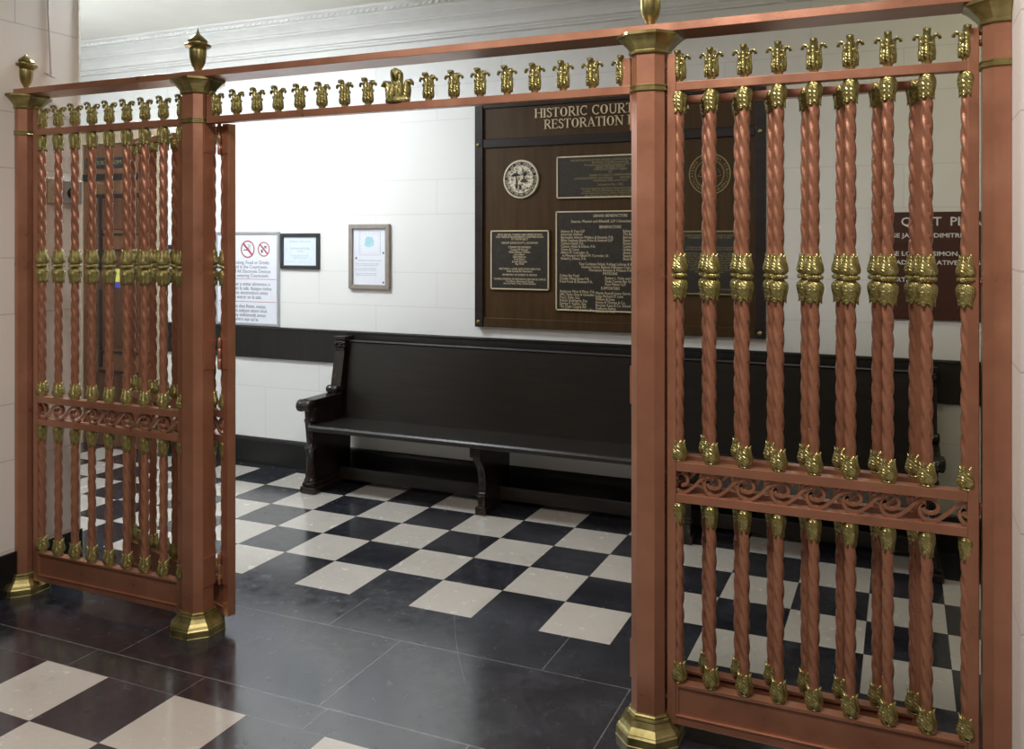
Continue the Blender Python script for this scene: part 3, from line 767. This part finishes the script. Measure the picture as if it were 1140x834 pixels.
# left seal: cream raised state seal
cx, cz, R_ = -2.150, 1.951, .118
m = MB(); m.smooth = False; m.lathe([(R_, 0), (R_, .010), (R_ - .004, .014), (R_ - .010, .014), (R_ - .011, .008), (.02, .008)], c=(cx, BY, cz), n=48, axis='y')
sealw = N('seal_relief'); f_ = sealw.noise(75, 5, .6, vec=sealw.geo.outputs['Position'])
sealw.bump(f_, .6, .006)
sealm = sealw.set(Base_Color=sealw.ramp(f_, [(.40, (.07, .055, .035)), (.47, (.60, .54, .40)), (.7, (.78, .72, .56))]), Roughness=.5)
s1 = wb(m).build('state_seal', cream, bd)
m = MB(); m.lathe([(R_ - .011, .008), (R_ - .011, .0085), (.084, .0085), (.084, .008)], c=(cx, BY, cz), n=48, axis='y', cap=False); wb(m).build('seal_ring', plaqm, s1)
m = MB(); m.lathe([(.086, .008), (.086, .013), (.081, .014), (.081, .011), (.002, .011)], c=(cx, BY, cz), n=48, axis='y'); wb(m).build('seal_relief', sealm, s1)
m = MB(); Y1 = BY - .011     # palm, sun rays, steamboat and figure of the relief
m.smooth = True
m.tube([(cx - .030, Y1 - .003, cz - .055), (cx - .026, Y1 - .004, cz - .02), (cx - .034, Y1 - .003, cz + .02)], [.004, .003, .0025], 6)
for k in range(7):
    a = math.radians(20 + k * 24); m.tube([(cx - .034, Y1 - .003, cz + .02), (cx - .034 + .022 * math.cos(a), Y1 - .004, cz + .02 + .018 * math.sin(a)), (cx - .034 + .034 * math.cos(a), Y1 - .002, cz + .012 + .020 * math.sin(a))], [.003, .003, .001], 5)
m.lathe([(.010, 0), (.012, .003), (.002, .006)], c=(cx + .026, Y1, cz + .030), n=12, axis='y')
for k in range(9):
    a = math.radians(-10 + k * 25); m.tube([(cx + .026 + .015 * math.cos(a), Y1 - .002, cz + .030 + .015 * math.sin(a)), (cx + .026 + .034 * math.cos(a), Y1 - .002, cz + .030 + .030 * math.sin(a))], [.002, .001], 4)
m.smooth = False
m.prism([(cx - .004, cz - .008), (cx + .046, cz - .008), (cx + .040, cz - .018), (cx + .002, cz - .018)], Y1 - .005, Y1)
m.box(cx + .008, cx + .034, Y1 - .005, Y1, cz - .008, cz + .001); m.box(cx + .018, cx + .023, Y1 - .005, Y1, cz, cz + .016)
m.prism([(cx - .012, cz - .062), (cx + .004, cz - .062), (cx + .000, cz - .034), (cx - .008, cz - .034)], Y1 - .006, Y1)
wb(m).build('seal_figures', plaqm, s1)
ring_text(s1, 'GREAT SEAL OF THE STATE OF FLORIDA', cx, cz, .0955, .021, 90, 7.6, cream, BY - .0095)
ring_text(s1, 'IN GOD WE TRUST', cx, cz, .0955, .019, 270, 6.4, cream, BY - .0095, True)
# right seal: dull gilt rings with scales of justice
cx, cz = -.998, 1.948
m = MB()
for r0, w in ((.117, .0035), (.113, .0012), (.083, .0022), (.078, .0012)):
    m.lathe([(r0, 0), (r0, .004), (r0 - w, .004), (r0 - w, 0)], c=(cx, BY, cz), n=56, axis='y', cap=False)
s2 = wb(m).build('justice_seal', goldd, bd)
m = MB(); m.smooth = True
m.tube([(cx, BY - .003, cz - .030), (cx, BY - .003, cz + .055)], .002, 6); m.tube([(cx - .045, BY - .003, cz + .030), (cx, BY - .003, cz + .044), (cx + .045, BY - .003, cz + .030)], .0016, 6)
for s in (-1, 1):
    for q in (-.018, .018): m.tube([(cx + s * .045, BY - .002, cz + .030), (cx + s * .045 + q, BY - .002, cz - .008)], .0010, 5)
    m.tube([(cx + s * .045 - .021, BY - .002, cz - .008), (cx + s * .045, BY - .003, cz - .014), (cx + s * .045 + .021, BY - .002, cz - .008)], .0018, 5)
m.tube([(cx - .02, BY - .003, cz - .032), (cx + .02, BY - .003, cz - .032)], .003, 6)
for s in (-1, 1): m.tube([(cx + s * .008 * k ** .8, BY - .003, cz - .050 + .004 * k) for k in range(6)], [.003, .005, .005, .005, .004, .002], 6)
wb(m).build('seal_figures', goldd, s2)
ring_text(s2, 'ELEVENTH JUDICIAL CIRCUIT', cx, cz, .098, .020, 90, 9.6, goldd, BY - .002)
ring_text(s2, 'STATE OF FLORIDA', cx, cz, .098, .019, 270, 7.4, goldd, BY - .002, True)

# ------------------------------------------------------------------ courtroom quiet sign
qs = empty('quiet_sign', (.215, WY, 1.173))
tag(qs, 'brown wall sign reading QUIET PLEASE in white letters, seen through the right grille', 'sign')
MB().box(-.362, .362, -.018, 0, 0, .550).build('sign_board', signb, qs, bevel=.002)
def qt(s, size, x, z, al='LEFT', sx=1.2): text('sign_lettering', s, size, (x - .215, -.018, z - 1.173), signl, qs, al, .0012, sx=sx, bold=.0006)
qt('QUIET  PLEASE', .0625, -.015, 1.653, 'LEFT', 1.06)
qt('JUDGE JAMES P. DIMITRIS', .0310, -.128, 1.593); qt('JUDGE LOUIS S. SIMON', .0310, -.132, 1.500)
qt('ADMINISTRATIVE JUDGE', .0310, -.038, 1.455); qt('COURTROOM', .0310, -.118, 1.366)

# ------------------------------------------------------------------ framed notices on the left part of the wall
def notice(name, x0, x1, z0, z1, fw, fm, pm, label, depth=.022):
    e = empty(name, ((x0 + x1) / 2, WY, z0)); tag(e, label, 'picture frame' if 'frame' in name else 'sign')
    w = (x1 - x0) / 2; h = z1 - z0
    m = MB()
    for P in ([(-w, 0), (w, 0), (w - fw, fw), (-w + fw, fw)], [(-w, h), (w, h), (w - fw, h - fw), (-w + fw, h - fw)]):
        m.rings([[(x, 0, z) for x, z in P], [(x, -depth, z) for x, z in P]])
    for s in (-1, 1):
        P = [(s * w, 0), (s * w, h), (s * (w - fw), h - fw), (s * (w - fw), fw)]
        m.rings([[(x, 0, z) for x, z in P], [(x, -depth, z) for x, z in P]])
    m.build('frame', fm, e, bevel=.003)
    MB().box(-w + fw * .7, w - fw * .7, -.010, -.001, fw * .7, h - fw * .7).build('paper', pm, e)
    return e, w, h
e, w, h = notice('certificate_frame', -3.997, -3.669, 1.381, 1.627, .025, blackf, paperb, 'small black-framed pale certificate on the wall beside the no-smoking sign', .02)
text('certificate_lettering', 'Certificate of Recognition', .018, (0, -.0102, .185), inkp, e, 'CENTER', .0004)
text('certificate_lettering', 'Administrative Judge\nof the', .020, (0, -.0102, .137), inkp, e, 'CENTER', .0004)
text('certificate_lettering', 'Circuit Court of the State\nin and for the County', .014, (0, -.0102, .088), inkp, e, 'CENTER', .0004)
MB().box(-.115, -.060, -.0108, -.010, .049, .051).build('signature_line', inkp, e)
e, w, h = notice('floor_plan_frame', -3.423, -3.105, 1.255, 1.686, .030, bronzef, paper, 'bronze-framed evacuation plan on the wall above the pew, left of the memorial board', .026)
m = MB()
for k in range(2):
    m.box(-.082 + .165 * k, -.080 + .165 * k, -.0108, -.010, .225, .385)
    m.box(-.082, .083, -.0108, -.010, .225 + .158 * k, .227 + .158 * k)
for k in range(7):
    m.box(-.070 + .022 * k, -.069 + .022 * k, -.0106, -.010, .355, .383); m.box(-.070 + .022 * k, -.069 + .022 * k, -.0106, -.010, .227, .245)
for k in range(6): m.box(-.082, -.062, -.0106, -.010, .250 + .02 * k, .251 + .02 * k); m.box(.063, .083, -.0106, -.010, .250 + .02 * k, .251 + .02 * k)
m.build('plan_lines', inkp, e)
MB().prism([(-.040, .290), (-.012, .278), (.030, .285), (.034, .315), (.020, .345), (-.018, .350), (-.034, .335)], -.0108, -.010).build('plan_area', teal, e)
text('plan_lettering', 'EMERGENCY EVACUATION PLAN', .0125, (0, -.0102, .185), inkp, e, 'CENTER', .0004)
text('plan_lettering', 'Walk to the nearest exit and leave the building.\nDo not use the elevators during a fire alarm.\n\nUse the stairs at either end of the hall and\ngo to the assembly area across the street.\n\nReport to the floor warden when outside\nand stay there until you are told to return.', .0098, (-.112, -.0102, .165), inkp, e, 'LEFT', .0004, line=1.1)
m = MB()
for x, z in ((-.105, .205), (.108, .240), (.108, .045)): m.box(x - .006, x + .006, -.0108, -.010, z - .007, z + .007)
m.build('plan_marks', ink, e)
# no-smoking sign, standing on the chair rail
ns, w, h = notice('no_smoking_sign', -4.585, -4.009, .975, 1.640, .020, silverf, paper, 'white no-smoking and no-food notice in a silver frame standing on the black chair rail', .018)
def ban(cx, cz, r, k):
    m = MB(); m.smooth = True
    m.lathe([(r, 0), (r, .001), (r * .86, .001), (r * .86, 0)], c=(cx, -.010, cz), n=36, axis='y', cap=False)
    m.smooth = False
    d = r * .66; t = r * .075
    m.prism([(cx - d - t, cz + d - t), (cx - d + t, cz + d + t), (cx + d + t, cz - d + t), (cx + d - t, cz - d - t)], -.0115, -.010)
    o = m.build('prohibition_mark', red, ns)
    m = MB()
    if k == 0:   # cigarette with smoke
        m.box(cx - r * .58, cx + r * .25, -.0108, -.010, cz - r * .16, cz - r * .04); m.box(cx + r * .30, cx + r * .36, -.0108, -.010, cz - r * .16, cz - r * .04)
        for q in (0, .22): m.ribbon([(cx + r * (.15 + q), cz + r * .05), (cx + r * (.02 + q), cz + r * .2), (cx + r * (.2 + q), cz + r * .35), (cx + r * (.05 + q), cz + r * .55)], r * .06, .0006)
    elif k == 1: # drink and food
        m.prism([(cx - r * .5, cz - r * .05), (cx - r * .15, cz - r * .05), (cx - r * .2, cz - r * .5), (cx - r * .45, cz - r * .5)], -.0108, -.010)
        m.prism([(cx + r * .05, cz + r * .45), (cx + r * .5, cz + r * .45), (cx + r * .42, cz + r * .2), (cx + r * .1, cz + r * .2)], -.0108, -.010)
        m.box(cx - r * .1, cx + r * .55, -.0108, -.010, cz + r * .1, cz + r * .15)
    else:
        m.box(cx - r * .18, cx + r * .18, -.0108, -.010, cz - r * .45, cz + r * .45)
    m2 = m; m2.v = [(x, y - (.0105 if k == 0 and i >= 16 else 0), z) if False else (x, y, z) for i, (x, y, z) in enumerate(m2.v)]
    if k == 0: m2.v = [(x, y if y < -.005 else y, z) for x, y, z in m2.v]; m2.v = [(x, (y - .0105) if abs(y) < .004 else y, z) for x, y, z in m2.v]
    m2.build('pictogram', ink, o)
ban(-4.291 + 4.297, 1.516 - .975, .062, 0); ban(-4.147 + 4.297, 1.516 - .975, .052, 1); ban(-4.455 + 4.297, 1.516 - .975, .052, 2)
def nt(s, z): text('notice_lettering', s, .036, (0, -.0102, z - .975), ink, ns, 'CENTER', .0004, sx=.93, line=.86)
nt('No Smoking, Food or Drinks\nAllowed in the Courtroom.\nTurn off All Electronic Devices\nbefore entering Courtroom', 1.410)
nt('No fumar y evitar alimentos o\nbebidas en la sala. Apague todos\naparatos electronicos antes\nde entrar en la sala.', 1.258)
nt('Pa gen dwa fimen, manje,\nni bwe oubyen etenn tout\naparey elektwonik anvan\nantre nan sal la.', 1.100)
m = MB()
for z in (1.304, 1.144): m.box(-.255, .255, -.0108, -.010, z - .975 - .0016, z - .975 + .0016)
m.build('divider_line', red, ns)

# ------------------------------------------------------------------ door at the far left of the back wall
dr = MB(); dr.box(-5.90, -5.165, WY - .035, WY - .001, 0, 2.32)
d = struct(dr.build('door_1', doorw, bevel=.003))
m = MB()
for x0, x1, z0, z1 in ((-5.84, -5.42, .76, 1.50), (-5.34, -5.20, .76, 1.50), (-5.84, -5.42, 1.66, 1.90), (-5.34, -5.20, 1.66, 1.90), (-5.84, -5.42, .18, .56), (-5.34, -5.20, .18, .56)):
    m.box(x0, x1, WY - .041, WY - .034, z0, z1)
m.build('door_panel', mk_wood('door_panel_wood', (.06, .026, .014), (.12, .055, .03), .35, 3, (8, 1, 1)), d, bevel=.004)
m = MB()
m.box(-5.90, -5.165, WY - .043, WY - .034, 2.04, 2.09); m.box(-5.75, -5.20, WY - .043, WY - .034, 1.905, 1.935)
for z in (1.62, 1.50, .72, .57): m.box(-5.72, -5.22, WY - .046, WY - .034, z, z + .012)
m.box(-5.72, -5.69, WY - .045, WY - .034, 1.35, 1.93); m.box(-5.72, -5.69, WY - .045, WY - .034, .60, 1.2)
m.box(-5.395, -5.375, WY - .043, WY - .034, 0, 2.04)
m.build('door_moulding', doord, d, bevel=.002)
m = MB(); m.box(-5.165, -5.075, WY - .05, WY, 0, 2.41); m.box(-5.99, -5.90, WY - .05, WY, 0, 2.41); m.box(-5.99, -5.075, WY - .052, WY, 2.32, 2.41); m.box(-6.01, -5.06, WY - .06, WY, 2.41, 2.43)
struct(m.build('trim_5', casew, bevel=.004))
dp = MB().box(-5.86, -5.42, WY - .045, WY - .036, 2.135, 2.215).build('door_plaque', blackf)
tag(dp, 'dark nameplate fixed above the brown door at far left', 'sign')
text('plaque_lettering', 'COURTROOM', .05, (-5.64, WY - .0455, 2.158), goldd, dp, 'CENTER', .001)
stk = MB().box(-5.545, -5.500, WY - .043, WY - .0415, 1.215, 1.36).build('door_sticker', yell)
tag(stk, 'narrow yellow and blue sticker on the brown door', 'sticker')
MB().box(-5.545, -5.500, WY - .0445, WY - .043, 1.215, 1.262).build('sticker_band', blue, stk)
m = MB(); m.box(-5.05, -4.985, WY - .012, WY, 1.455, 1.545); sw = m.build('light_switch', blackf, bevel=.003)
tag(sw, 'small dark switch plate on the white wall beside the brown door', 'light switch')
MB().box(-5.022, -5.012, WY - .020, WY - .011, 1.488, 1.512).build('toggle', greyp, sw)

# intercom and tan box on the left jamb wall
ic = MB().box(-3.664, -3.615, 2.810, 2.905, 1.750, 1.860).build('intercom_box', greyp, bevel=.005)
tag(ic, 'grey wall intercom box with a black knob behind the left grille', 'intercom')
m = MB(); m.smooth = True; m.lathe([(.026, 0), (.026, .008), (.020, .018), (.008, .024), (.001, .025)], c=(-3.615, 2.850, 1.800), n=20, axis='x'); m.build('knob', blackp, ic)
tb = MB().box(-3.66, -3.63, 2.735, 2.795, 1.750, 1.865).build('junction_box', tanp, bevel=.003)
tag(tb, 'tan painted junction box on the left wall beside the grey intercom', 'junction box')
cd = MB(); cd.smooth = True
cd.tube([(-3.655, 2.757, CZ), (-3.655, 2.757, 2.62), (-3.655, 2.764, 2.50), (-3.654, 2.770, 2.352), (-3.652, 2.772, 2.338)], .004, 6)
cd.tube([(-3.655, 2.738, 2.352), (-3.650, 2.755, 2.346), (-3.650, 2.775, 2.340), (-3.655, 2.795, 2.342)], .0035, 6)
tag(cd.build('wall_cable', simple('cream_cable', (.50, .46, .40), .5)), 'thin cream cable running down the left wall to a small clip', 'cable')

# ------------------------------------------------------------------ lights
def area(name, loc, size, energy, col, rot=(0, 0, 0), sy=None):
    l = bpy.data.lights.new(name, 'AREA'); l.energy = energy; l.color = col; l.shape = 'RECTANGLE'; l.size = size; l.size_y = sy or size
    o = bpy.data.objects.new(name, l); COL.objects.link(o); o.location = loc; o.rotation_euler = rot
    return o
def globe(name, loc, r, energy, col):
    l = bpy.data.lights.new(name, 'POINT'); l.energy = energy; l.color = col; l.shadow_soft_size = r
    o = bpy.data.objects.new(name, l); COL.objects.link(o); o.location = loc
area('vestibule_lamp_left', (-3.75, 3.35, 2.98), .5, 51, (.85, .93, 1.0), sy=.3)
globe('vestibule_lamp_bare', (-3.85, 3.25, 2.90), .09, 22, (.83, .92, 1.0))
globe('vestibule_fill_far_left', (-5.25, 3.5, 2.45), .09, 17, (.86, .94, 1.0))  # unseen fill light, added to brighten the lower left of the back wall
globe('vestibule_lamp_right', (.9, 3.6, 2.90), .09, 8, (1, .92, .5))
area('hall_lamp_right', (-.70, 1.40, CZ - .03), .9, 58, (1, .92, .87), sy=.5)
area('hall_lamp_left', (-2.5, .9, CZ - .03), 1.2, 25, (1, .94, .87), sy=.6)
w = bpy.data.worlds.new('World'); S.world = w; w.use_nodes = True
w.node_tree.nodes['Background'].inputs[0].default_value = (.8, .85, .9, 1); w.node_tree.nodes['Background'].inputs[1].default_value = .05

# ------------------------------------------------------------------ camera
cam = bpy.data.cameras.new('camera'); co = bpy.data.objects.new('camera', cam); COL.objects.link(co)
co.location = (0, 0, H); co.rotation_euler = (PI / 2, 0, .3993)
cam.sensor_width = 36; cam.lens = 951.19 / 1140 * 36
cam.shift_x = -(604.84 - 570) / 1140; cam.shift_y = -(417 - 267.93) / 1140
cam.clip_start = .05
S.camera = co
S.view_settings.view_transform = 'Standard'; S.view_settings.look = 'None'; S.view_settings.gamma = 1
S.view_settings.use_curve_mapping = False; S.view_settings.exposure = 0.0
